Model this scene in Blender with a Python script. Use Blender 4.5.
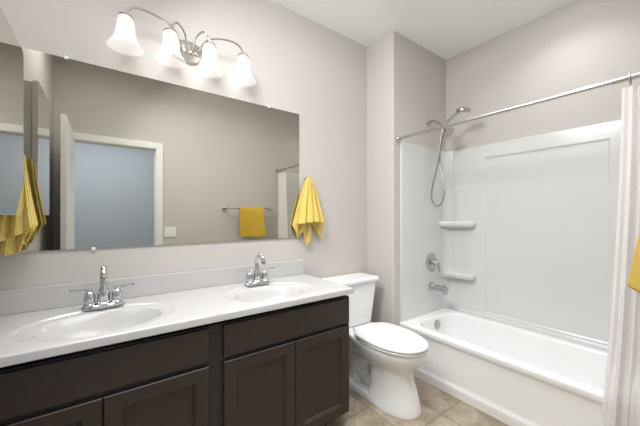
import bpy, bmesh, math, random
from mathutils import Vector, Matrix
random.seed(4)
PI = math.pi
sc = bpy.context.scene
for o in list(bpy.data.objects):
    bpy.data.objects.remove(o)
COL = sc.collection

# ------------------------------------------------------------------ camera, world, light, exposure
EYE = 1.254
cam_d = bpy.data.cameras.new('camera'); cam = bpy.data.objects.new('camera', cam_d); COL.objects.link(cam)
cam.location = (0, 0, EYE); cam.rotation_euler = (PI/2, 0, math.radians(-36.1))
cam_d.sensor_width = 36; cam_d.lens = 292/640*36; cam_d.shift_y = 3/640; cam_d.clip_start = .005
sc.camera = cam
sc.view_settings.view_transform = 'Standard'; sc.view_settings.look = 'None'
sc.view_settings.gamma = 1; sc.view_settings.use_curve_mapping = False
sc.view_settings.exposure = 0.34
w = bpy.data.worlds.new('world'); sc.world = w; w.use_nodes = True
w.node_tree.nodes['Background'].inputs[0].default_value = (.80, .88, 1, 1)
w.node_tree.nodes['Background'].inputs[1].default_value = .3
BULB_W = 0.035          # each vanity bulb
CEIL_W = 1.2          # added fill over the middle of the room
TUB_W = 2.0           # added fill over the tub
SOFT_W = 12.0         # added soft fill under the whole ceiling
HALL_W = 36.0          # daylight in the hall
SIDE_W = 15.5         # added fill high at the left end of the room
XL_ = -.401
SHADE_E = .10

def area(name, loc, size, power, color, rot=(0, 0, 0), sy=None):
    l = bpy.data.lights.new(name, 'AREA'); l.energy = power; l.color = color; l.size = size
    if sy: l.shape = 'RECTANGLE'; l.size_y = sy
    o = bpy.data.objects.new(name, l); o.location = loc; o.rotation_euler = rot; COL.objects.link(o)
    return o
area('hall_daylight', (-.1, -.75, 2.60), 1.5, HALL_W, (.86, .92, 1.0), sy=.8)
area('ceiling_fill_glow', (1.3, 1.2, 2.66), .5, CEIL_W, (.98, .985, .99), sy=.5)  # unseen fill, added to brighten the room
area('tub_fill_glow', (2.25, .60, 2.728), .15, TUB_W, (.98, .985, .99), sy=.15).data.spread = math.radians(130)  # added fill for the tub alcove, no such source seen
sd = area('side_fill_glow', (.12, 1.0, 2.62), .45, SIDE_W, (.98, .985, 1), rot=(0, -math.radians(52), 0), sy=.6); sd.data.spread = math.radians(150)  # added fill aimed at the surfaces facing left, no lamp there
area('vanity_end_fill_glow', (-.05, .95, 2.70), .5, 7.5, (.98, .985, 1), sy=.5)  # added fill for the left part of the vanity wall
sl = area('soft_ceiling_fill', (.95, .75, 2.73), 1.6, SOFT_W, (.98, .985, 1), sy=1.15); sl.data.spread = math.radians(100)  # broad added fill, stands for no real fixture

# ------------------------------------------------------------------ materials
def mat(name, col, rough=.5, metal=0.0, spec=.5, coat=0.0, bump=None, mottle=None, trans=0.0, emit=None):
    m = bpy.data.materials.new(name); m.use_nodes = True
    nt = m.node_tree; b = nt.nodes['Principled BSDF']
    b.inputs['Base Color'].default_value = (*col, 1); b.inputs['Roughness'].default_value = rough
    b.inputs['Metallic'].default_value = metal; b.inputs['Specular IOR Level'].default_value = spec
    b.inputs['Coat Weight'].default_value = coat; b.inputs['Coat Roughness'].default_value = .08
    b.inputs['Transmission Weight'].default_value = trans
    if emit:
        b.inputs['Emission Color'].default_value = (*emit[0], 1); b.inputs['Emission Strength'].default_value = emit[1]
    tc = nt.nodes.new('ShaderNodeTexCoord')
    if mottle:                                  # (scale, other colour, stretch)
        n = nt.nodes.new('ShaderNodeTexNoise'); n.inputs['Scale'].default_value = mottle[0]; n.inputs['Detail'].default_value = 6
        mp = nt.nodes.new('ShaderNodeMapping'); mp.inputs['Scale'].default_value = mottle[2]
        mx = nt.nodes.new('ShaderNodeMix'); mx.data_type = 'RGBA'
        mx.inputs[6].default_value = (*col, 1); mx.inputs[7].default_value = (*mottle[1], 1)
        nt.links.new(tc.outputs['Object'], mp.inputs[0]); nt.links.new(mp.outputs[0], n.inputs['Vector'])
        nt.links.new(n.outputs['Fac'], mx.inputs[0]); nt.links.new(mx.outputs[2], b.inputs['Base Color'])
    if bump:                                    # (scale, strength)
        n = nt.nodes.new('ShaderNodeTexNoise'); n.inputs['Scale'].default_value = bump[0]; n.inputs['Detail'].default_value = 3
        bp = nt.nodes.new('ShaderNodeBump'); bp.inputs['Strength'].default_value = bump[1]; bp.inputs['Distance'].default_value = .004
        nt.links.new(tc.outputs['Object'], n.inputs['Vector'])
        nt.links.new(n.outputs['Fac'], bp.inputs['Height']); nt.links.new(bp.outputs[0], b.inputs['Normal'])
    return m

M = {}
M['wall'] = mat('greige_wall_paint', (.585, .557, .528), .75, bump=(90, .12), spec=.25)
M['ceil'] = mat('white_ceiling_paint', (.95, .97, .97), .85, bump=(70, .1), spec=.2)
M['hall'] = mat('daylight_tinted_hall_paint', (.47, .495, .54), .8, bump=(90, .1), spec=.2)  # cool daylight tint put into the wall colour
M['trim'] = mat('white_trim_paint', (.83, .83, .80), .4)
M['door'] = mat('white_door_paint', (.82, .82, .79), .4)
M['counter'] = mat('cultured_marble', (.54, .53, .522), .16, spec=.5, coat=.3, mottle=(5, (.56, .55, .54), (1, 1, 1)))
M['basin'] = mat('cultured_marble_basin', (.72, .71, .70), .14, coat=.4)
M['wood'] = mat('espresso_wood', (.025, .0165, .013), .42, spec=.45, mottle=(9, (.034, .0235, .019), (14, 14, 1)))
M['woodin'] = mat('dark_cabinet_frame', (.019, .0135, .012), .5, mottle=(9, (.026, .019, .017), (14, 14, 1)))
M['chrome'] = mat('polished_chrome', (.60, .61, .62), .08, 1.0)
M['nickel'] = mat('brushed_nickel', (.50, .475, .45), .28, 1.0)
M['steel'] = mat('satin_steel_rod', (.52, .51, .49), .24, 1.0)
M['porc'] = mat('white_porcelain', (.87, .875, .87), .1, coat=.5)
M['seat'] = mat('white_seat_plastic', (.82, .825, .82), .2, coat=.2)
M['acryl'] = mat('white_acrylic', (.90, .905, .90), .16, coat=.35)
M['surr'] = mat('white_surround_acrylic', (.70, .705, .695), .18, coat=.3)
M['hose'] = mat('flexible_metal_hose', (.36, .35, .33), .42, .9)
M['dchrome'] = mat('shower_chrome', (.50, .51, .52), .12, 1.0)
M['mirror'] = mat('mirror_glass', (.64, .632, .572), .0, 1.0)
M['plastic'] = mat('white_plastic', (.85, .85, .83), .35)
M['clip'] = mat('clear_clip_plastic', (.88, .88, .87), .2)
M['black'] = mat('black_rubber', (.02, .02, .02), .5)
M['bulb'] = mat('lit_bulb_glass', (1, 1, 1), .4, emit=((1, .95, .88), 1.3))
M['dome'] = mat('fill_lamp_glow', (.9, .9, .9), .4, emit=((1, .96, .91), 2.5))  # glow of the two added fill lamps

def shade_mat():
    m = bpy.data.materials.new('frosted_shade_glass'); m.use_nodes = True
    nt = m.node_tree; nt.nodes.clear()
    out = nt.nodes.new('ShaderNodeOutputMaterial')
    d = nt.nodes.new('ShaderNodeBsdfDiffuse'); d.inputs[0].default_value = (.86, .85, .83, 1)
    t = nt.nodes.new('ShaderNodeBsdfTranslucent'); t.inputs[0].default_value = (.90, .88, .85, 1)
    g = nt.nodes.new('ShaderNodeBsdfGlossy'); g.inputs['Roughness'].default_value = .25; g.inputs[0].default_value = (.9, .9, .9, 1)
    tr = nt.nodes.new('ShaderNodeBsdfTransparent')
    m1 = nt.nodes.new('ShaderNodeMixShader'); m1.inputs[0].default_value = .5
    m2 = nt.nodes.new('ShaderNodeMixShader'); m2.inputs[0].default_value = .06
    m3 = nt.nodes.new('ShaderNodeMixShader'); m3.inputs[0].default_value = .80
    e = nt.nodes.new('ShaderNodeEmission'); e.inputs[0].default_value = (1, .97, .93, 1); e.inputs[1].default_value = SHADE_E
    ad = nt.nodes.new('ShaderNodeAddShader')
    L = nt.links.new
    L(d.outputs[0], m1.inputs[1]); L(t.outputs[0], m1.inputs[2]); L(m1.outputs[0], m2.inputs[1]); L(g.outputs[0], m2.inputs[2])
    L(m2.outputs[0], m3.inputs[1]); L(tr.outputs[0], m3.inputs[2])
    L(m3.outputs[0], ad.inputs[0]); L(e.outputs[0], ad.inputs[1]); L(ad.outputs[0], out.inputs[0])
    return m
M['shade'] = shade_mat()

def curtain_mat():
    m = bpy.data.materials.new('white_curtain_fabric'); m.use_nodes = True
    nt = m.node_tree; nt.nodes.clear()
    out = nt.nodes.new('ShaderNodeOutputMaterial')
    d = nt.nodes.new('ShaderNodeBsdfDiffuse'); d.inputs[0].default_value = (.93, .90, .885, 1)
    t = nt.nodes.new('ShaderNodeBsdfTranslucent'); t.inputs[0].default_value = (.93, .90, .885, 1)
    tr = nt.nodes.new('ShaderNodeBsdfTransparent')
    m1 = nt.nodes.new('ShaderNodeMixShader'); m1.inputs[0].default_value = .35
    m2 = nt.nodes.new('ShaderNodeMixShader'); m2.inputs[0].default_value = .05
    L = nt.links.new
    L(d.outputs[0], m1.inputs[1]); L(t.outputs[0], m1.inputs[2]); L(m1.outputs[0], m2.inputs[1]); L(tr.outputs[0], m2.inputs[2])
    L(m2.outputs[0], out.inputs[0])
    return m
M['curtain'] = curtain_mat()

def towel_mat(name, c1, c2, rib):
    m = bpy.data.materials.new(name); m.use_nodes = True
    nt = m.node_tree; b = nt.nodes['Principled BSDF']
    b.inputs['Roughness'].default_value = .95; b.inputs['Specular IOR Level'].default_value = .1
    b.inputs['Sheen Weight'].default_value = .25
    uv = nt.nodes.new('ShaderNodeUVMap'); uv.uv_map = 'UVMap'
    wv = nt.nodes.new('ShaderNodeTexWave'); wv.bands_direction = 'X'; wv.inputs['Scale'].default_value = rib
    wv.inputs['Distortion'].default_value = .6
    w2 = nt.nodes.new('ShaderNodeTexWave'); w2.bands_direction = 'Y'; w2.inputs['Scale'].default_value = rib*1.6
    nz = nt.nodes.new('ShaderNodeTexNoise'); nz.inputs['Scale'].default_value = 60
    mm = nt.nodes.new('ShaderNodeMath'); mm.operation = 'MULTIPLY_ADD'; mm.inputs[1].default_value = .35
    m3 = nt.nodes.new('ShaderNodeMath'); m3.operation = 'MULTIPLY_ADD'; m3.inputs[1].default_value = .5
    bp = nt.nodes.new('ShaderNodeBump'); bp.inputs['Strength'].default_value = .8; bp.inputs['Distance'].default_value = .006
    mx = nt.nodes.new('ShaderNodeMix'); mx.data_type = 'RGBA'
    mx.inputs[6].default_value = (*c2, 1); mx.inputs[7].default_value = (*c1, 1)
    L = nt.links.new
    L(uv.outputs[0], wv.inputs['Vector']); L(uv.outputs[0], w2.inputs['Vector']); L(uv.outputs[0], nz.inputs['Vector'])
    L(w2.outputs['Fac'], mm.inputs[0]); L(wv.outputs['Fac'], mm.inputs[2])
    L(nz.outputs['Fac'], m3.inputs[0]); L(mm.outputs[0], m3.inputs[2])
    L(m3.outputs[0], bp.inputs['Height']); L(bp.outputs[0], b.inputs['Normal'])
    L(wv.outputs['Fac'], mx.inputs[0]); L(mx.outputs[2], b.inputs['Base Color'])
    return m
M['towel'] = towel_mat('yellow_ribbed_terry', (.96, .77, .23), (.90, .64, .13), 4)
M['towelflat'] = towel_mat('golden_terry', (.86, .57, .05), (.80, .51, .04), 14)

def tile_mat():
    m = bpy.data.materials.new('beige_ceramic_tile'); m.use_nodes = True
    nt = m.node_tree; b = nt.nodes['Principled BSDF']; L = nt.links.new
    tc = nt.nodes.new('ShaderNodeTexCoord')
    mp = nt.nodes.new('ShaderNodeMapping'); T = .324
    mp.inputs['Location'].default_value = (-1.7075, -1.0388, 0)
    br = nt.nodes.new('ShaderNodeTexBrick'); br.offset = 0; br.squash = 1
    br.inputs['Scale'].default_value = 1; br.inputs['Brick Width'].default_value = T; br.inputs['Row Height'].default_value = T
    br.inputs['Mortar Size'].default_value = .0032; br.inputs['Mortar Smooth'].default_value = .1; br.inputs['Bias'].default_value = -.2
    br.inputs['Color1'].default_value = (.86, .86, .86, 1); br.inputs['Color2'].default_value = (1.1, 1.08, 1.05, 1)
    br.inputs['Mortar'].default_value = (.30, .24, .18, 1)
    n = nt.nodes.new('ShaderNodeTexNoise'); n.inputs['Scale'].default_value = 8; n.inputs['Detail'].default_value = 8; n.inputs['Roughness'].default_value = .62
    n2 = nt.nodes.new('ShaderNodeTexNoise'); n2.inputs['Scale'].default_value = 34; n2.inputs['Detail'].default_value = 6
    cr = nt.nodes.new('ShaderNodeValToRGB')
    cr.color_ramp.elements[0].position = .34; cr.color_ramp.elements[0].color = (.28, .22, .15, 1)
    cr.color_ramp.elements[1].position = .68; cr.color_ramp.elements[1].color = (.485, .415, .32, 1)
    ad = nt.nodes.new('ShaderNodeMath'); ad.operation = 'MULTIPLY_ADD'; ad.inputs[1].default_value = .35
    sb = nt.nodes.new('ShaderNodeMath'); sb.operation = 'SUBTRACT'; sb.inputs[1].default_value = .17
    mu = nt.nodes.new('ShaderNodeMix'); mu.data_type = 'RGBA'; mu.blend_type = 'MULTIPLY'; mu.inputs[0].default_value = 1
    mo = nt.nodes.new('ShaderNodeMix'); mo.data_type = 'RGBA'; mo.inputs[7].default_value = (.19, .145, .10, 1)
    L(tc.outputs['Object'], mp.inputs[0]); L(mp.outputs[0], br.inputs['Vector']); L(tc.outputs['Object'], n.inputs['Vector']); L(tc.outputs['Object'], n2.inputs['Vector'])
    L(n2.outputs['Fac'], ad.inputs[0]); L(n.outputs['Fac'], ad.inputs[2]); L(ad.outputs[0], sb.inputs[0]); L(sb.outputs[0], cr.inputs[0])
    L(cr.outputs[0], mu.inputs[6]); L(br.outputs['Color'], mu.inputs[7])
    L(br.outputs['Fac'], mo.inputs[0]); L(mu.outputs[2], mo.inputs[6]); L(mo.outputs[2], b.inputs['Base Color'])
    b.inputs['Roughness'].default_value = .38
    bp = nt.nodes.new('ShaderNodeBump'); bp.inputs['Strength'].default_value = .6; bp.inputs['Distance'].default_value = .003; bp.invert = True
    L(br.outputs['Fac'], bp.inputs['Height']); L(bp.outputs[0], b.inputs['Normal'])
    return m
M['tile'] = tile_mat()

# ------------------------------------------------------------------ mesh helpers
class MB:
    def __init__(self): self.bm = bmesh.new()
    def box(self, x0, x1, y0, y1, z0, z1, bev=0, seg=2):
        r = bmesh.ops.create_cube(self.bm, size=1)
        vs = r['verts']
        bmesh.ops.scale(self.bm, verts=vs, vec=(x1-x0, y1-y0, z1-z0))
        bmesh.ops.translate(self.bm, verts=vs, vec=((x0+x1)/2, (y0+y1)/2, (z0+z1)/2))
        if bev:
            es = list({e for v in vs for e in v.link_edges})
            bmesh.ops.bevel(self.bm, geom=es, offset=bev, segments=seg, profile=.5, affect='EDGES')
        return self
    def rings(self, rings, cap0=False, cap1=False, closed=True):
        rv = [[self.bm.verts.new(p) for p in r] for r in rings]
        n = len(rv[0])
        for a, b in zip(rv[:-1], rv[1:]):
            for i in range(n if closed else n-1):
                j = (i+1) % n
                self.bm.faces.new((a[i], a[j], b[j], b[i]))
        if cap0: self.bm.faces.new(list(reversed(rv[0])))
        if cap1: self.bm.faces.new(rv[-1])
        return self
    def lathe(self, prof, loc, axis=(0, 0, 1), n=32, cap0=True, cap1=True):
        q = Vector((0, 0, 1)).rotation_difference(Vector(axis).normalized()).to_matrix()
        loc = Vector(loc)
        rr = [[loc + q @ Vector((r*math.cos(2*PI*k/n), r*math.sin(2*PI*k/n), h)) for k in range(n)] for r, h in prof]
        return self.rings(rr, cap0, cap1)
    def tube(self, pts, rad, n=12, cap=True):
        pts = [Vector(p) for p in pts]; rs = rad if isinstance(rad, (list, tuple)) else [rad]*len(pts)
        T = [(pts[min(i+1, len(pts)-1)]-pts[max(i-1, 0)]).normalized() for i in range(len(pts))]
        up = Vector((0, 0, 1)) if abs(T[0].z) < .9 else Vector((0, 1, 0))
        u = T[0].cross(up).normalized(); rr = []
        for i, p in enumerate(pts):
            if i: u = (T[i-1].rotation_difference(T[i]) @ u)
            u = (u - T[i]*u.dot(T[i])).normalized(); v = T[i].cross(u)
            rr.append([p + rs[i]*(math.cos(2*PI*k/n)*u + math.sin(2*PI*k/n)*v) for k in range(n)])
        return self.rings(rr, cap, cap)
    def sphere(self, c, r, sx=1, sy=1, sz=1, n=20):
        q = bmesh.ops.create_uvsphere(self.bm, u_segments=n, v_segments=n//2, radius=r)
        bmesh.ops.scale(self.bm, verts=q['verts'], vec=(sx, sy, sz)); bmesh.ops.translate(self.bm, verts=q['verts'], vec=c)
        return self
    def build(self, name, m, parent=None, smooth=True, angle=35, weld=False, loc=None, keep=False):
        bm = self.bm; wn = smooth and angle < 100
        if weld: bmesh.ops.remove_doubles(bm, verts=bm.verts, dist=1e-5)
        if not keep: bmesh.ops.recalc_face_normals(bm, faces=bm.faces)
        if smooth:
            for f in bm.faces: f.smooth = True
            for e in bm.edges:
                if len(e.link_faces) == 2 and e.calc_face_angle(0) > math.radians(angle): e.smooth = False
        me = bpy.data.meshes.new(name); bm.to_mesh(me); bm.free(); me.materials.append(m)
        o = bpy.data.objects.new(name, me); COL.objects.link(o)
        if wn:
            md = o.modifiers.new('weighted_normals', 'WEIGHTED_NORMAL'); md.keep_sharp = True; md.weight = 80
        if parent:
            p = parent; off = Vector((0, 0, 0))
            while p: off += p.location; p = p.parent
            me.transform(Matrix.Translation(-off)); o.parent = parent
        elif loc is not None:
            me.transform(Matrix.Translation(-Vector(loc))); o.location = loc
        return o
def spline(P, n=12):
    P = [Vector(p) for p in P]; P = [2*P[0]-P[1]] + P + [2*P[-1]-P[-2]]; out = []
    for i in range(1, len(P)-2):
        a, b, c, d = P[i-1:i+3]
        for k in range(n):
            t = k/n
            out.append(.5*((2*b)+(c-a)*t+(2*a-5*b+4*c-d)*t*t+(3*b-a-3*c+d)*t**3))
    return out + [P[-2]]
def tag(o, label, cat, group=None, kind=None):
    o['label'] = label; o['category'] = cat
    if group: o['group'] = group
    if kind: o['kind'] = kind
    return o
def thing(name, loc, label, cat, group=None):
    o = bpy.data.objects.new(name, None); o.location = loc; o.empty_display_size = .05; COL.objects.link(o)
    return tag(o, label, cat, group)
def dup(root, loc):
    r = root.copy(); r.location = loc; COL.objects.link(r)
    for ch in list(root.children):
        c = ch.copy(); c.parent = r; COL.objects.link(c)
        for g in list(ch.children):
            d = g.copy(); d.parent = c; COL.objects.link(d)
    return r
def struct(o, label, cat):
    o['kind'] = 'structure'; return tag(o, label, cat)

# ------------------------------------------------------------------ the room
XL, XS, XB = -.401, 1.865, 2.636      # left wall, stub face, back of the tub alcove
YV, YS, YO = 1.85, 1.558, .02         # vanity wall, faucet wall, door wall
ZC = 2.756
DX0, DX1, DZ = -.27, .43, 1.985       # doorway
def sbox(name, label, cat, m, *boxes, bev=0):
    b = MB()
    for x in boxes: b.box(*x, bev=bev)
    return struct(b.build(name, m), label, cat)
sbox('floor', 'beige mottled square ceramic tile floor', 'floor', M['tile'], (-1.7, 2.9, -1.9, 2.1, -.12, 0))
sbox('ceiling', 'flat white ceiling over vanity and tub', 'ceiling', M['ceil'], (-1.7, 2.9, -1.9, 2.1, ZC, ZC+.12))
sbox('wall_vanity', 'greige wall behind the vanity, mirror and toilet', 'wall', M['wall'], (XL-.12, XS, YV, YV+.12, 0, ZC))
b = MB().box(XS, XB+.12, YS, YV+.12, 0, ZC)
es = [e for e in b.bm.edges if abs(e.verts[0].co.x-XS) < 1e-4 and abs(e.verts[1].co.x-XS) < 1e-4 and abs(e.verts[0].co.y-YS) < 1e-4 and abs(e.verts[1].co.y-YS) < 1e-4]
bmesh.ops.bevel(b.bm, geom=es, offset=.02, segments=5, profile=.5, affect='EDGES')
struct(b.build('wall_faucet', M['wall']), 'greige wall projecting beside toilet, carrying the shower fittings', 'wall')
sbox('wall_right', 'greige wall along the back of the tub', 'wall', M['wall'], (XB, XB+.12, YO-.12, YS, 0, ZC))
sbox('wall_left', 'greige wall carrying the mirrored cabinet and yellow towel', 'wall', M['wall'], (XL-.12, XL, YO-.12, YV, 0, ZC))
sbox('wall_door', 'greige wall with doorway, reflected in the vanity mirror', 'wall', M['wall'],
     (XL, DX0-.02, YO-.12, YO, 0, ZC), (DX1+.02, XB, YO-.12, YO, 0, ZC), (DX0-.02, DX1+.02, YO-.12, YO, DZ+.02, ZC))
sbox('wall_hall', 'hallway walls tinted blue grey for daylight, seen through the open doorway in the mirror', 'wall', M['hall'],
     (-1.7, 2.9, -1.9, -1.78, 0, ZC), (-1.7, -1.58, -1.78, -.10, 0, ZC), (1.6, 1.72, -1.78, -.10, 0, ZC))
# door casing and jambs
cw, ct = .062, .016
sbox('trim_doorway', 'white painted casing around the doorway', 'trim', M['trim'],
     (DX0-cw-.01, DX0-.006, YO, YO+ct, 0, DZ+cw+.01), (DX1+.006, DX1+cw+.01, YO, YO+ct, 0, DZ+cw+.01), (DX0-.006, DX1+.006, YO, YO+ct, DZ+.006, DZ+cw+.01),
     (DX0-.02, DX0, YO-.12, YO+.004, 0, DZ), (DX1, DX1+.02, YO-.12, YO+.004, 0, DZ), (DX0-.02, DX1+.02, YO-.12, YO+.004, DZ, DZ+.02), bev=.003)
sbox('baseboard_vanity', 'white baseboard on the wall behind the toilet', 'baseboard', M['trim'], (1.205, XS, YV-.014, YV, 0, .085), bev=.003)
sbox('baseboard_stub', 'white baseboard on the short wall beside toilet', 'baseboard', M['trim'], (XS-.014, XS, YS+.02, YV-.014, 0, .085), bev=.003)
# open door
d = MB().box(-.286, -.251, .045, .738, .012, 2.03, bev=.002).build('door_1', M['door'], loc=(-.268, .045, 0))
struct(d, 'white door standing open against the left wall, seen in the mirror', 'door')
for s, x in ((1, -.251), (-1, -.286)):
    k = MB().lathe([(.026, 0), (.026, .006), (.011, .009), (.011, .03), (.024, .036), (.027, .048), (.020, .060), (.001, .063)], (x, .675, .96), (s, 0, 0), 24)
    k.build('door_knob', M['nickel'], d)

# ------------------------------------------------------------------ mirrors
m = MB().box(XL+.004, 1.150, YV-.008, YV-.002, 1.094, 2.009).build('wall_mirror', M['mirror'], loc=(.37, YV-.002, 1.094))
tag(m, 'large frameless mirror on the wall above the double vanity', 'mirror')
def clip(x, z, s):
    MB().box(x-.009, x+.009, YV-.013, YV-.001, z-.008, z+.008, bev=.004).build('mirror_clip', M['clip'], m)
clip(-.158, 2.011, 1); clip(.905, 2.011, 1); clip(-.055, 1.090, -1)

mc = thing('medicine_cabinet', (XL, 1.5, 1.262), 'white mirrored medicine cabinet on the left wall above yellow towel', 'cabinet')
MB().box(XL+.001, -.300, 1.335, 1.680, 1.270, 1.920, bev=.004).build('cabinet_box', M['plastic'], mc)
# mirrored door with rounded corners
def rrect(y0, y1, z0, z1, r, n=8):
    out = []
    for cy, cz, a0 in ((y1-r, z1-r, 0), (y0+r, z1-r, PI/2), (y0+r, z0+r, PI), (y1-r, z0+r, 1.5*PI)):
        for k in range(n+1):
            a = a0 + PI/2*k/n; out.append((cy+r*math.cos(a), cz+r*math.sin(a)))
    return out
rr = rrect(1.322, 1.693, 1.258, 1.932, .03)
dr = MB().rings([[(x, y, z) for y, z in rr] for x in (-.297, -.281)], True, True).build('cabinet_door', M['plastic'], mc)
rr2 = rrect(1.324, 1.691, 1.260, 1.930, .028)
MB().rings([[(x, y, z) for y, z in rr2] for x in (-.2812, -.278)], True, True).build('mirror_panel', M['mirror'], dr)

# ------------------------------------------------------------------ vanity cabinets
YF = 1.332      # face-frame front
def cabinet(xa, xb, label):
    t = thing('vanity_cabinet', ((xa+xb)/2, YV, 0), label, 'cabinet', 'vanity cabinets')
    b = MB()
    for u, v in ((xa, xa+.018), (xb-.018, xb)):
        b.rings([[(k, YF+.018, .065), (k, YF+.085, .065), (k, YF+.085, 0), (k, YV-.016, 0), (k, YV-.016, .768), (k, YF+.018, .768)] for k in (u, v)], True, True)
    b.box(xa+.018, xb-.018, YF+.018, YV-.016, .09, .108); b.box(xa+.018, xb-.018, YV-.024, YV-.016, .108, .768)
    b.box(xa+.018, xb-.018, YF+.07, YF+.085, 0, .09)
    b.build('carcass', M['woodin'], t)
    f = MB()
    f.box(xa, xa+.036, YF, YF+.018, .065, .768); f.box(xb-.036, xb, YF, YF+.018, .065, .768)
    f.box(xa+.036, xb-.036, YF, YF+.018, .733, .768); f.box(xa+.036, xb-.036, YF, YF+.018, .585, .63); f.box(xa+.036, xb-.036, YF, YF+.018, .065, .11)
    f.build('face_frame', M['woodin'], t)
    fa, fb = (xa+.032, xb-.012) if xa > .2 else (xa+.012, xb-.032)
    y0, y1 = YF-.019, YF-.0006
    MB().box(fa, fb, y0, y1, .617, .762, bev=.004).build('drawer_front', M['wood'], t)
    mid = (fa+fb)/2
    for a, c in ((fa, mid-.0015), (mid+.0015, fb)):
        shaker(a, c, y0, y1, .080, .597, t)
    return t
def shaker(a, c, y0, y1, z0, z1, t):
    s = .056
    def rc(i, y): return [(a+i, y, z0+i), (c-i, y, z0+i), (c-i, y, z1-i), (a+i, y, z1-i)]
    MB().rings([rc(0, y1), rc(0, y0+.003), rc(.003, y0), rc(s, y0), rc(s+.004, y0+.005), rc(s+.009, y0+.006), rc(s+.012, y0+.011)], True, True).build('door', M['wood'], t, angle=20)
cabinet(XL+.004, .3925, 'espresso vanity cabinet left of the center stile, under the left sink')
cabinet(.3925, 1.188, 'espresso vanity cabinet beside the toilet, under the right sink')

# countertop with two moulded basins
ZT = .823
ct_ = thing('vanity_countertop', (.4, YV, ZT), 'white moulded countertop with two oval basins and backsplash', 'countertop')
b = MB()
drains = []
def half(x0, x1, cx, cy, left, right, sw=1):
    y0, y1 = 1.299, YV-.003
    cor = [math.atan2(y-cy, x-cx) for x in (x0, x1) for y in (y0, y1)]
    th = sorted([-PI+2*PI*k/120 for k in range(120)] + cor)
    def hit(t, i):
        dx, dy = math.cos(t), math.sin(t)
        c = []
        xa, xb, ya, yb = x0+(i if left else 0), x1-(i if right else 0), y0+i, y1
        if abs(dx) > 1e-9: c.append(((xb if dx > 0 else xa)-cx)/dx)
        if abs(dy) > 1e-9: c.append(((yb if dy > 0 else ya)-cy)/dy)
        r = min(c); return (cx+dx*r, cy+dy*r)
    R = []
    def er(ax, by, z): R.append([(cx+ax*sw*math.cos(t), cy+by*math.sin(t), z) for t in the])
    # ellipse parameter that keeps rays roughly radial
    the = [math.atan2(math.sin(t)/.7, math.cos(t)) for t in th]
    R.append([(*hit(t, 0), ZT-.033) for t in th]); R.append([(*hit(t, 0), ZT-.007) for t in th]); R.append([(*hit(t, .003), ZT-.002) for t in th]); R.append([(*hit(t, .008), ZT) for t in th])
    er(.278, .196, ZT); er(.272, .191, ZT-.0015); er(.264, .185, ZT-.006); er(.255, .180, ZT-.0075); er(.222, .158, ZT-.010); er(.214, .151, ZT-.0135)
    for k in range(1, 13):
        r = 1-k/12*.92
        er(.208*r, .145*r, ZT-.0135-.125*(1-(r)**2.6)**.9)
    b.rings(R, False, True)
    drains.append((cx, cy))
MID = .3935
half(XL+.003, MID, -.013, 1.528, False, False); half(MID, 1.199, .765, 1.528, False, True, .94)
b.build('counter_slab', M['counter'], ct_, angle=40, weld=True)
MB().box(XL+.003, 1.185, YV-.024, YV-.002, ZT, ZT+.106, bev=.004).build('backsplash', M['counter'], ct_)
for cx, cy in drains:
    MB().lathe([(.030, .004), (.030, .0), (.021, -.001), (.020, .004), (.001, .006)], (cx, cy, ZT-.136), n=24).build('drain', M['chrome'], ct_)

# faucets
def faucet(cx, cy, label):
    t = thing('sink_faucet', (cx, cy, ZT), label, 'faucet', 'centerset faucets')
    b = MB(); n = 40
    def rg(ax, by, z): return [(cx+math.copysign(abs(math.cos(2*PI*k/n))**.55, math.cos(2*PI*k/n))*ax, cy+math.copysign(abs(math.sin(2*PI*k/n))**.75, math.sin(2*PI*k/n))*by, z) for k in range(n)]
    b.rings([rg(.084, .027, ZT+.0003), rg(.084, .027, ZT+.008), rg(.079, .024, ZT+.014), rg(.074, .021, ZT+.017)], True, True)
    b.build('base_plate', M['chrome'], t)
    s = MB().lathe([(.028, .015), (.028, .022), (.0245, .026), (.0245, .072), (.021, .086), (.0140, .096), (.0125, .106)], (cx, cy, ZT), n=28)
    path = spline([(cx, cy, ZT+.10), (cx, cy+.002, ZT+.140), (cx, cy-.014, ZT+.176), (cx, cy-.044, ZT+.191), (cx, cy-.076, ZT+.180), (cx, cy-.092, ZT+.150)], 8)
    s.tube(path,   .0125, 16)
    s.lathe([(.0138, 0), (.0138, -.012)], (cx, cy-.0925, ZT+.152), n=20)
    s.build('spout', M['chrome'], t)
    for sg in (-1, 1):
        hx = cx+sg*.052
        h = MB().lathe([(.0255, .015), (.0255, .022), (.0215, .026), (.0215, .060), (.017, .073), (.0095, .080), (.0095, .088), (.0001, .091)], (hx, cy, ZT), n=24).build('handle', M['chrome'], t)
        MB().tube(spline([(hx-sg*.012, cy, ZT+.086), (hx+sg*.02, cy-.003, ZT+.089), (hx+sg*.072, cy-.008, ZT+.094)], 5), [.006]*6+[.0052]*5, 10).build('lever', M['chrome'], h)
    return t
faucet(-.013, 1.722, 'chrome two-handle faucet at the left sink')
faucet(.765, 1.722, 'chrome two-handle faucet at the right sink, near the toilet')

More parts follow.
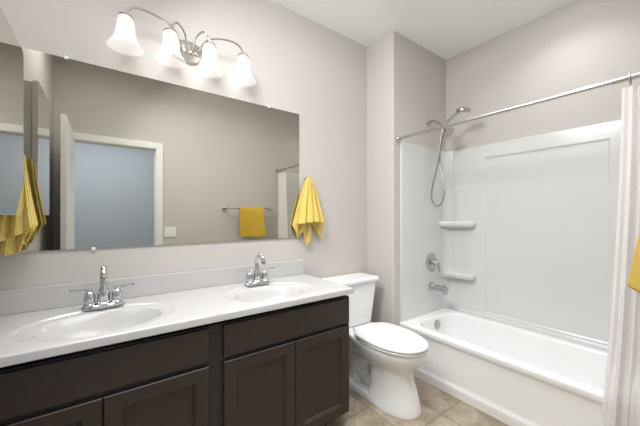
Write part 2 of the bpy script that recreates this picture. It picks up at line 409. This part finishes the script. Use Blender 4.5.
# ------------------------------------------------------------------ vanity light
vx, vz = .384, 2.216
vl = thing('vanity_light', (vx, YV, vz), 'brushed nickel four-arm light with frosted bell shades above the mirror', 'light fixture')
n = 48
def ov(ax, bz, y): return [(vx+ax*math.cos(2*PI*k/n), y, vz+bz*math.sin(2*PI*k/n)) for k in range(n)]
MB().rings([ov(.098, .066, YV-.001), ov(.098, .066, YV-.008), ov(.090, .059, YV-.018), ov(.06, .038, YV-.024), ov(.01, .006, YV-.026)], True, True).build('canopy', M['nickel'], vl)
ys, zc = 1.733, 2.237
for i in range(4):
    sx = .074+.2015*i
    ax = vx+(-.044, -.016, .016, .044)[i]
    sg = 1 if sx > ax else -1
    L = abs(sx-ax)
    az = vz-.006
    if i in (0, 3):
        pts = [(ax, YV-.022, az), (ax+sg*.004, YV-.055, az+.012), (ax+sg*.05, YV-.085, zc+.045), (ax+sg*L*.48, ys+.012, zc+.066), (sx-sg*.055, ys, zc+.066), (sx-sg*.014, ys, zc+.044), (sx, ys, zc+.004)]
    else:
        pts = [(ax, YV-.022, az), (ax+sg*.002, YV-.050, az+.010), (ax+sg*.012, YV-.070, zc+.042), (ax+sg*L*.5, ys+.020, zc+.070), (sx-sg*.022, ys, zc+.060), (sx-sg*.003, ys, zc+.034), (sx, ys, zc+.004)]
    am = MB().tube(spline(pts, 8), .0052, 10)
    am.lathe([(.013, 0), (.012, .010), (.006, .014)], (ax, YV-.021, az), (0, -1, 0), 16)
    a = am.build('arm', M['nickel'], vl)
    MB().lathe([(.001, .012), (.020, .010), (.034, .003), (.037, -.006), (.034, -.006)], (sx, ys, zc), n=28).build('socket_cap', M['nickel'], a)
    prof = [(.034, -.004), (.037, -.03), (.041, -.065), (.047, -.098), (.057, -.122), (.071, -.143), (.077, -.151)]
    pr = prof + [(r-.003, h) for r, h in reversed(prof)]
    s = MB().lathe(pr, (sx, ys, zc), n=40, cap0=False, cap1=False).build('lamp_shade', M['shade'], vl, angle=60)
    MB().sphere((sx, ys, zc-.062), .024, sz=1.3, n=20).lathe([(.013, -.012), (.013, -.05)], (sx, ys, zc), n=16).build('bulb', M['bulb'], s)
    l = bpy.data.lights.new('vanity_bulb_light', 'POINT'); l.energy = BULB_W; l.color = (1, .95, .90); l.shadow_soft_size = .03
    o = bpy.data.objects.new('vanity_bulb_light', l); o.location = (sx, ys, zc-.128); COL.objects.link(o)

# invented lamp body for the added ceiling fill (above and behind the frame)
cl = thing('ceiling_fill_lamp', (1.3, 1.2, ZC), 'added round white fill lamp above the middle of the bathroom floor, out of frame', 'light fixture')
MB().lathe([(.15, 0), (.15, -.02), (.13, -.03)], (1.3, 1.2, ZC-.0005), n=40).build('fill_lamp_base', M['plastic'], cl)
MB().lathe([(.125, -.030), (.122, -.045), (.10, -.062), (.05, -.072), (.001, -.075)], (1.3, 1.2, ZC), n=40).build('fill_lamp_dome', M['dome'], cl)

dl = thing('recessed_fill_lamp', (2.25, .60, ZC), 'added small round white fill lamp above the bathtub, out of frame', 'light fixture')  # invented lamp body for the added tub fill
MB().lathe([(.115, 0), (.115, -.006), (.095, -.008)], (2.25, .60, ZC-.0005), n=36).build('trim_ring', M['plastic'], dl)
MB().lathe([(.094, -.0085), (.001, -.0085)], (2.25, .60, ZC), n=36).build('lens', M['dome'], dl)

# ------------------------------------------------------------------ toilet
tx = 1.552
to = thing('toilet', (tx, YV, 0), 'white two-piece toilet with closed lid between vanity and tub', 'toilet')
def egg(yf, yb, w, z, p=2.3, n=56, sq=.62, dx=0):
    out = []; cy = yb-(yb-yf)*.42
    for k in range(n):
        a = 2*PI*k/n; c, s = math.cos(a), math.sin(a)
        e = (2/p) if s < 0 else sq
        x = math.copysign(abs(c)**(.92 if s < 0 else .72), c)*w
        y = cy + (math.copysign(abs(s)**(.95 if s < 0 else sq), s))*((cy-yf) if s < 0 else (yb-cy))
        out.append((tx+dx+x, y, z))
    return out
b = MB()
b.rings([egg(1.108, 1.47, 0.132, 0, sq=.3, dx=.012), egg(1.105, 1.47, 0.134, .012, sq=.3, dx=.012), egg(1.114, 1.455, 0.124, .06, sq=.3, dx=.012), egg(1.134, 1.44, 0.111, .13, sq=.3, dx=.012), egg(1.150, 1.43, .108, .20, sq=.32),
         egg(1.152, 1.44, .107, .245, sq=.4), egg(1.136, 1.49, .122, .280, sq=.5), egg(1.105, 1.545, .150, .315), egg(1.082, 1.585, .171, .345), egg(1.072, 1.61, .181, .375), egg(1.070, 1.62, .184, .398), egg(1.076, 1.615, .178, .408)], True, True)
# rear base, trapway and tank shelf
def rr_(x, y0, y1, z0, z1, r=.03, n=5):
    pass
b.rings([[(tx+sx*w, y, z) for sx, y in ((-1, 1.30), (-1, 1.74), (-.6, 1.80), (.6, 1.80), (1, 1.74), (1, 1.30))] for w, z in ((.118, 0), (.118, .035), (.104, .048))], True, True)
tw = spline([(tx, 1.42, .10), (tx, 1.50, .09), (tx, 1.58, .15), (tx, 1.63, .24), (tx, 1.69, .26), (tx, 1.73, .17), (tx, 1.73, .045)], 7)
b.tube(tw, .076, 18)
b.tube(spline([(tx, 1.40, .30), (tx, 1.52, .25), (tx, 1.60, .17), (tx, 1.62, .04)], 7), .080, 18)
b.rings([[(tx+sx*w, y, z) for sx, y in ((-1, 1.50), (-1, 1.77), (-.8, 1.82), (.8, 1.82), (1, 1.77), (1, 1.50))] for w, z in ((.095, .27), (.125, .33), (.150, .37), (.155, .405))], True, True)
bw = b.build('bowl', M['porc'], to, angle=50)
for sg in (-1, 1):
    MB().sphere((tx+sg*.100, 1.60, .048), .013, n=14).build('bolt_cap', M['plastic'], bw)
MB().rings([egg(1.066, 1.545, .183, .4085), egg(1.062, 1.548, .186, .412), egg(1.062, 1.548, .186, .420), egg(1.066, 1.545, .183, .4235)], True, True).build('seat', M['seat'], to, angle=50)
lid = MB().rings([egg(1.062, 1.555, .185, .4265), egg(1.058, 1.557, .188, .430), egg(1.058, 1.557, .188, .440), egg(1.068, 1.552, .180, .448), egg(1.12, 1.53, .14, .4525), egg(1.22, 1.46, .06, .4545)], True, True)
lid.build('lid', M['seat'], to, angle=50)
for sg in (-1, 1): MB().tube([(tx+sg*.05, 1.570, .425), (tx+sg*.10, 1.570, .425)], .014, 12).build('seat_hinge', M['seat'], to)
def tr(w, y0, y1, z, r=.035, n=6):
    out = []
    for cx_, cy_, a0 in ((w-r, y1-r, 0), (-w+r, y1-r, PI/2), (-w+r, y0+r, PI), (w-r, y0+r, 1.5*PI)):
        for k in range(n+1):
            a = a0+PI/2*k/n; out.append((tx+cx_+r*math.cos(a), cy_+r*math.sin(a), z))
    return out
MB().rings([tr(.155, 1.655, 1.815, .4055), tr(.168, 1.643, 1.825, .415), tr(.172, 1.640, 1.828, .44), tr(.190, 1.630, 1.832, .60), tr(.206, 1.622, 1.834, .728)], True, True).build('tank', M['porc'], to, angle=50)
MB().rings([tr(.210, 1.618, 1.836, .7285), tr(.222, 1.606, 1.840, .742), tr(.225, 1.604, 1.841, .752), tr(.224, 1.605, 1.840, .764), tr(.214, 1.614, 1.834, .770), tr(.16, 1.65, 1.81, .772)], True, True).build('tank_lid', M['porc'], to, angle=50)

# ------------------------------------------------------------------ bathtub
ZR = .381; XT = 1.9425
tb = thing('bathtub', (2.29, .8, 0), 'white alcove bathtub with smooth apron beside the toilet', 'bathtub')
def tubr(x0, x1, y0, y1, r, z, n=8):
    out = []
    for cx_, cy_, a0 in ((x1-r, y1-r, 0), (x0+r, y1-r, PI/2), (x0+r, y0+r, PI), (x1-r, y0+r, 1.5*PI)):
        for k in range(n+1):
            a = a0+PI/2*k/n; out.append((cx_+r*math.cos(a), cy_+r*math.sin(a), z))
    return out
y0, y1, xb = YO+.002, YS-.002, XB-.002
b = MB()
b.rings([tubr(1.972, xb, y0, y1, .002, 0.0), tubr(1.945, xb, y0, y1, .002, 0.0), tubr(1.943, xb, y0, y1, .002, .05), tubr(1.952, xb, y0, y1, .002, .068),
         tubr(1.962, xb, y0, y1, .002, .09), tubr(1.964, xb, y0, y1, .002, .20), tubr(1.962, xb, y0, y1, .002, .315), tubr(1.950, xb, y0, y1, .002, .336), tubr(XT, xb, y0, y1, .002, .348), tubr(XT, xb, y0, y1, .002, .368),
         tubr(XT+.004, xb, y0, y1, .002, .377), tubr(XT+.013, xb, y0, y1, .002, ZR),
         tubr(2.006, 2.562, .085, 1.475, .13, ZR), tubr(2.012, 2.556, .092, 1.468, .13, ZR-.003), tubr(2.018, 2.550, .10, 1.461, .13, ZR-.010), tubr(2.026, 2.542, .13, 1.452, .13, ZR-.04),
         tubr(2.05, 2.525, .24, 1.43, .13, .18), tubr(2.07, 2.505, .32, 1.405, .13, .10), tubr(2.11, 2.47, .38, 1.36, .11, .075), tubr(2.2, 2.38, .6, 1.2, .08, .068)], True, True)
b.build('tub_shell', M['acryl'], tb, angle=40)
MB().lathe([(.041, -.004), (.041, .006), (.034, .011), (.014, .012), (.001, .018)], (2.315, 1.449, .312), (0, -1, .1), 28).build('overflow_plate', M['nickel'], tb)
MB().lathe([(.03, 0), (.03, .003), (.001, .008)], (2.30, 1.28, .0745), n=24).build('drain', M['chrome'], tb)

# ------------------------------------------------------------------ shower surround
su = thing('shower_surround', (2.3, .8, ZR), 'glossy white three-wall tub surround above the bathtub', 'shower surround')
Z0, Z1 = ZR+.001, 1.868
XF = 1.955
def plan_wall(path, back, name):
    """vertical sheet following path (x, y) in front of its back line"""
    bb = MB()
    lo = [(*p, Z0) for p in path]; hi = [(*p, Z1-.010) for p in path]
    dx = lambda p, q, k: (p[0]+(q[0]-p[0])*k, p[1]+(q[1]-p[1])*k)
    top = [(*dx(p, q, .35), Z1) for p, q in zip(path, back)]; bk = [(*q, Z1) for q in back]; bl = [(*q, Z0) for q in back]
    bb.rings([bl, lo, hi, top, bk, bl], closed=False)
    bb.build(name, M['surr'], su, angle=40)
f, g = YS-.016, YS-.001
# faucet end (inc. rounded corner)
RC = .075; xf = XB-.018
arc = [(xf-RC+RC*math.sin(PI/2*k/8), f-RC+RC*math.cos(PI/2*k/8)) for k in range(9)]
pa = [(XF, g), (XF+.003, f+.004), (XF+.012, f), (2.25, f), (2.45, f)] + arc
ba = [(XF, g), (XF+.003, g), (XF+.012, g), (2.25, g), (2.45, g)] + [(min(p[0]+.01, XB-.001) if k < 4 else XB-.001, g if k < 5 else p[1]+.01) for k, p in enumerate(arc)]
plan_wall(pa, ba, 'faucet_panel')
fe = YO+.018
arc2 = [(xf-RC+RC*math.cos(PI/2*k/8), fe+RC-RC*math.sin(PI/2*k/8)) for k in range(9)]
pb = arc2 + [(2.3, fe), (XF+.012, fe), (XF+.003, fe-.004), (XF, YO+.001)]
bb_ = [(XB-.001, p[1]-.01 if k < 5 else YO+.001) for k, p in enumerate(arc2)] + [(2.3, YO+.001), (XF+.012, YO+.001), (XF+.003, YO+.001), (XF, YO+.001)]
plan_wall(pb, bb_, 'end_panel')
# back wall: raised corner columns, recessed middle panel with stepped frame
ya, yb = fe+RC, f-RC
pya, pyb, pza, pzb = .420, 1.195, .425, 1.755
def rc(i, x, y0=pya, y1=pyb, z0=pza, z1=pzb): return [(x, y0+i, z0+i), (x, y1-i, z0+i), (x, y1-i, z1-i), (x, y0+i, z1-i)]
b = MB()
b.rings([[(XB-.001, ya, Z0), (XB-.001, yb, Z0), (XB-.001, yb, Z1), (XB-.001, ya, Z1)],
         [(xf, ya, Z0), (xf, yb, Z0), (xf, yb, Z1-.010), (xf, ya, Z1-.010)],
         rc(-.02, xf), rc(-.004, xf-.0005), rc(.002, xf+.002), rc(.010, xf+.010), rc(.05, xf+.0115)], False, True)
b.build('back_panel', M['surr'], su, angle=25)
# low ledge over the tub deck and horizontal panel line
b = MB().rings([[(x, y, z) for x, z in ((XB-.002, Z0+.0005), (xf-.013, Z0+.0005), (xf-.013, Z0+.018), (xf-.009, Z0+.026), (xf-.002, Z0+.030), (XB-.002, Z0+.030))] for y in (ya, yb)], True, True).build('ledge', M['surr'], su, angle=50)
# corner shelves
for z in (1.205, .742):
    cx_, cy_ = xf+.004, f+.004
    def sh(k, z): return [(cx_, cy_, z)] + [(cx_-.082*k*math.sin(PI/2*j/12)**.7, cy_-.205-.08*k*math.cos(PI/2*j/12), z) for j in range(13)] + [(cx_-.086*k, cy_-.10, z), (cx_-.105*k, cy_-.03, z), (cx_-.13*k, cy_, z)]
    MB().rings([sh(.62, z-.058), sh(.86, z-.050), sh(.98, z-.036), sh(1, z-.020), sh(.98, z-.007), sh(.92, z), sh(.80, z-.001), sh(.70, z-.006)], True, True).build('corner_shelf', M['surr'], su, angle=60)

# shower fittings
fx = 2.338
hs = thing('shower_head_set', (fx, f, 2.09), 'satin nickel shower arm with fixed head, hand shower and looped hose', 'shower')
yw = YS-.0005
MB().lathe([(.030, 0), (.030, .004), (.020, .012), (.012, .016)], (fx, yw, 2.098), (0, -1, 0), 24).build('flange', M['nickel'], hs)
MB().tube(spline([(fx, yw-.004, 2.098), (fx, yw-.05, 2.098), (fx, yw-.10, 2.075), (fx, yw-.15, 2.03)], 6), .0105, 14).build('arm', M['nickel'], hs)
br = MB().lathe([(.014, -.022), (.019, -.016), (.019, .022), (.014, .028)], (fx, yw-.155, 2.022), (0, -.6, -.75), 20)
br.tube([(fx, yw-.155, 2.022), (fx, yw-.175, 2.055)], .014, 14)
br.build('diverter', M['nickel'], hs)
MB().lathe([(.012, -.030), (.014, -.01), (.022, .0), (.045, .022), (.050, .030), (.050, .038), (.044, .042), (.001, .043)], (fx, yw-.180, 1.985), (.0, -.62, -.75), 28).build('fixed_head', M['nickel'], hs)
hh = MB().tube(spline([(fx, yw-.150, 2.010), (fx, yw-.19, 2.055), (fx+.004, yw-.25, 2.092), (fx+.006, yw-.285, 2.108)], 6), [.0105]*12+[.012]*7, 14)
hh.lathe([(.015, .020), (.040, .014), (.052, .004), (.054, -.006), (.050, -.014), (.001, -.016)], (fx+.006, yw-.325, 2.118), (-.10, -.25, 1), 28)
hh.build('hand_shower', M['nickel'], hs)
MB().tube(spline([(fx, yw-.150, 2.01), (fx-.012, yw-.135, 1.90), (fx-.012, yw-.105, 1.70), (fx-.010, yw-.058, 1.52), (fx-.006, yw-.045, 1.42), (fx, yw-.065, 1.355), (fx, yw-.095, 1.338),
                 (fx, yw-.135, 1.365), (fx+.004, yw-.158, 1.44), (fx+.008, yw-.150, 1.54), (fx+.010, yw-.112, 1.72), (fx+.010, yw-.125, 1.88), (fx, yw-.158, 1.995)], 8), .0074, 10).build('hose', M['hose'], hs)

va = thing('shower_valve', (fx+.035, f, .836), 'chrome round shower valve with lever above the tub spout', 'valve')
vx_ = fx+.035
MB().lathe([(.083, .0), (.083, .004), (.074, .010), (.05, .012), (.001, .012)], (vx_, f-.0005, .836), (0, -1, 0), 40).build('escutcheon', M['dchrome'], va)
h = MB().lathe([(.030, .010), (.030, .02), (.024, .026), (.024, .062), (.020, .068), (.001, .069)], (vx_, f, .836), (0, -1, 0), 28)
h.build('hub', M['dchrome'], va)
MB().tube([(vx_, f-.058, .836), (vx_+.012, f-.066, .80), (vx_+.020, f-.070, .752)], [.010, .009, .007], 12).build('lever', M['dchrome'], va)
ts = thing('tub_spout', (vx_, f, .62), 'chrome tub spout on the surround above the overflow plate', 'spout')
MB().lathe([(.036, 0), (.036, .008), (.029, .014), (.027, .03), (.0265, .125), (.030, .132), (.030, .152), (.021, .156), (.001, .157)], (vx_-.01, f-.002, .622), (0, -1, -.04), 28).build('spout_body', M['dchrome'], ts)
MB().lathe([(.0135, .0), (.0135, -.026), (.001, -.027)], (vx_-.01, f-.14, .603), n=18).build('spout_outlet', M['dchrome'], ts)
MB().lathe([(.004, 0), (.004, .014), (.008, .018), (.008, .026), (.001, .028)], (vx_-.01, f-.135, .636), n=14).build('diverter_knob', M['dchrome'], ts)

# ------------------------------------------------------------------ curtain rod and curtain
RX, RZ = 1.927, 1.886
ro = thing('curtain_rod', (RX, .8, RZ), 'satin steel shower curtain rod across the front of the tub', 'curtain rod')
MB().tube([(RX, YS-.012, RZ), (RX, .26, RZ)], .0112, 18).build('rod', M['steel'], ro)
MB().tube([(RX, .305, RZ), (RX, .301, RZ), (RX, .30, RZ), (RX, YO+.012, RZ)], [.0118, .0135, .0140, .0140], 18).build('outer_sleeve', M['steel'], ro)
for y, s in ((YS-.0005, -1), (YO+.0005, 1)):
    MB().lathe([(.024, 0), (.024, .006), (.018, .016), (.0165, .024), (.012, .026)], (RX, y, RZ), (0, s, 0), 24).build('flange', M['steel'], ro)
b = MB()
NU, NV = 150, 40
uv = b.bm.loops.layers.uv.new('UVMap')
G = []
for j in range(NV+1):
    v = j/NV; z = RZ-.042-v*(RZ-.042-.05)
    ymax = .270+.085*v**1.5
    row = []
    for i in range(NU+1):
        u = i/NU
        y = .040+(ymax-.040)*u
        a = .016+.008*v
        x = RX+.003+(a*math.sin(2*PI*8*u+.7*math.sin(2.2*v))*(.6+.4*math.sin(9*u+1)) + .010*math.sin(2*PI*3*u+2*v))*(1-.25*(1-v))
        if z < .50: x = min(x, XT-.012-.006*math.sin(30*u)) if True else x
        row.append(b.bm.verts.new((x-(.012*max(0, min(1, (.7-z)/.3))), y, z)))
    G.append(row)
for j in range(NV):
    for i in range(NU):
        b.bm.faces.new((G[j][i], G[j][i+1], G[j+1][i+1], G[j+1][i]))
cu = b.build('shower_curtain', M['curtain'], angle=180, loc=(RX, .15, 0), keep=True)
tag(cu, 'white shower curtain bunched at the right end of the rod', 'curtain')
for k in range(6):
    y = .052+.19*k/5
    r_ = MB()
    r_.tube([(RX+.0215*math.sin(2*PI*q/24), y, RZ-.009+.0265*math.cos(2*PI*q/24)) for q in range(25)], .0022, 8)
    o = r_.build('curtain_ring', M['steel'], loc=(RX, y, RZ))
    tag(o, 'small steel ring carrying the bunched white curtain on the rod', 'curtain ring', 'curtain rings on the rod')

# ------------------------------------------------------------------ towels, hooks, bar
def solid(o, th):
    s = o.modifiers.new('thickness', 'SOLIDIFY'); s.thickness = th; s.offset = 0
def sheet(b, uv, fn, nu, nv, su=1, sv=1):
    G = [[b.bm.verts.new(fn(i/nu, j/nv)) for i in range(nu+1)] for j in range(nv+1)]
    for j in range(nv):
        for i in range(nu):
            f_ = b.bm.faces.new((G[j][i], G[j+1][i], G[j+1][i+1], G[j][i+1]))
            for lp, (a, c) in zip(f_.loops, ((i, j), (i, j+1), (i+1, j+1), (i+1, j))):
                lp[uv].uv = (a/nu*su, c/nv*sv)
def lerp(tab, u):
    for (a, x), (c, y) in zip(tab[:-1], tab[1:]):
        if u <= c: return x+(y-x)*(u-a)/(c-a)
    return tab[-1][1]
def hook(x, y, z, d, label):
    t = thing('towel_hook', (x, y, z), label, 'hook')
    d = Vector(d)
    p = Vector((x, y, z))
    MB().lathe([(.019, 0), (.019, .004), (.010, .008)], p, d, 20).build('rosette', M['nickel'], t)
    MB().tube(spline([p+d*.004, p+d*.028+Vector((0, 0, -.006)), p+d*.044+Vector((0, 0, .002)), p+d*.048+Vector((0, 0, .022))], 5), .005, 10).build('prong', M['nickel'], t)

# towel on the hook right of the mirror
hx, hz = 1.216, 1.530
hook(hx, YV-.0005, hz, (0, -1, 0), 'small nickel hook on the wall right of the large mirror')
b = MB(); uv = b.bm.loops.layers.uv.new('UVMap')
apex = Vector((hx, YV-.052, hz+.016))
def fan(apx, xl, xr, hem, k, depth, amp, ph, top=.016, bow=.0, pw=.8):
    def fn(u, v):
        s = v**pw
        x = apx.x + ((xl+(xr-xl)*u)*s) + (u-.5)*top*2*(1-s)
        z = apx.z - lerp(hem, u)*v - .018*(1-math.cos(PI*(u-.5)*1.0))*(1-v)
        y = apx.y + depth*s + amp*(.25+.75*s)*math.sin(2*PI*k*u+ph) - bow*math.sin(PI*u)*s
        return (x, y, z)
    return fn
sheet(b, uv, fan(apex, -.115, .130, [(0, .352), (.3, .342), (.55, .336), (1, .345)], 4.0, -.008, .014, .4, bow=.030), 70, 40, 1.5, 2)
sheet(b, uv, fan(apex+Vector((0, .014, 0)), -.080, .034, [(0, .34), (.25, .40), (.62, .525), (1, .42)], 2.0, .006, .010, 1.1), 36, 40, 1, 3)
sheet(b, uv, fan(apex+Vector((0, .020, 0)), .02, .150, [(0, .34), (.35, .40), (.75, .475), (1, .36)], 2.0, .004, .010, 2.1), 36, 40, 1, 3)
sheet(b, uv, fan(apex+Vector((0, .026, 0)), -.130, -.02, [(0, .36), (.4, .46), (1, .35)], 2.0, .000, .010, 2.1), 36, 40, 1, 3)
o = b.build('hand_towel', M['towel'], angle=180, loc=apex, keep=True); solid(o, .006)
tag(o, 'yellow ribbed hand towel gathered on the hook right of the mirror', 'towel')

# towel between mirrored cabinet and vanity wall
lx, ly, lz = -.318, 1.6935, 1.515
hook(lx, 1.6806, lz, (0, 1, 0), 'small nickel hook on the side of the mirrored cabinet')
b = MB(); uv = b.bm.loops.layers.uv.new('UVMap')
apex = Vector((lx+.012, 1.742, lz+.012))
sheet(b, uv, fan(apex, -.082, .064, [(0, .385), (.3, .375), (.7, .345), (1, .310)], 3.0, -.012, .012, .9, top=.024, pw=1.3), 70, 40, 1.5, 2)
sheet(b, uv, fan(apex+Vector((0, .020, 0)), -.080, .035, [(0, .40), (.35, .44), (.7, .43), (1, .33)], 2.0, .004, .012, .2, top=.02, pw=1.3), 36, 40, 1, 3)
sheet(b, uv, fan(apex+Vector((0, .030, 0)), -.02, .058, [(0, .38), (.5, .40), (1, .31)], 2.0, .006, .010, 1.2, top=.02, pw=1.3), 36, 40, 1, 3)
o = b.build('hand_towel', M['towel'], angle=180, loc=apex, keep=True); solid(o, .006)
tag(o, 'yellow ribbed hand towel hanging beneath and behind the mirrored cabinet', 'towel')

# towel bar on the door wall
by, bz = .108, 1.352
tbz = thing('towel_bar', (1.49, YO, bz), 'nickel towel bar on the doorway wall, seen in the mirror', 'towel bar')
MB().tube([(1.175, by, bz), (1.795, by, bz)], .0085, 14).build('bar', M['nickel'], tbz)
for x in (1.18, 1.79):
    MB().lathe([(.024, 0), (.024, .006), (.012, .012), (.011, .072), (.016, .078), (.016, .100), (.012, .104), (.001, .105)], (x, YO+.0005, bz), (0, 1, 0), 22).build('post', M['nickel'], tbz)
b = MB(); uv = b.bm.loops.layers.uv.new('UVMap')
LF, LB = .355, .34
def drape(u, v):
    Lt = LB+LF+.05; s = v*Lt; R = .0125
    fl = .0
    if s < LB: y, z = by-R-.002, bz-(LB-s)
    elif s < LB+.05:
        a = PI*(s-LB)/.05; y, z = by-(R+.001)*math.cos(a), bz+(R+.001)*math.sin(a)
    else:
        q = (s-LB-.05)/LF; y, z = by+R+.002+.093*q**.55*(.15+.85*u)+.006*math.sin(9*u+1)*q, bz-q*LF-.01*q*math.sin(3*u)
    w = .30*(1+.03*math.sin(5*v))
    return (1.35+u*.315+.004*math.sin(7*v), y, z)
sheet(b, uv, drape, 40, 90, 1, 3)
o = b.build('bar_towel', M['towelflat'], angle=180, loc=(1.5, by, bz), keep=True); solid(o, .005)
tag(o, 'golden yellow towel draped over the towel bar', 'towel')

# light switch on the door wall
sw = thing('light_switch', (.575, YO, 1.073), 'white double rocker switch plate on the doorway wall', 'light switch')
MB().box(.517, .633, YO+.0005, YO+.007, 1.015, 1.131, bev=.003).build('wall_plate', M['plastic'], sw)
for x in (.552, .598):
    MB().box(x-.0165, x+.0165, YO+.006, YO+.011, 1.040, 1.106, bev=.002).build('rocker', M['plastic'], sw)
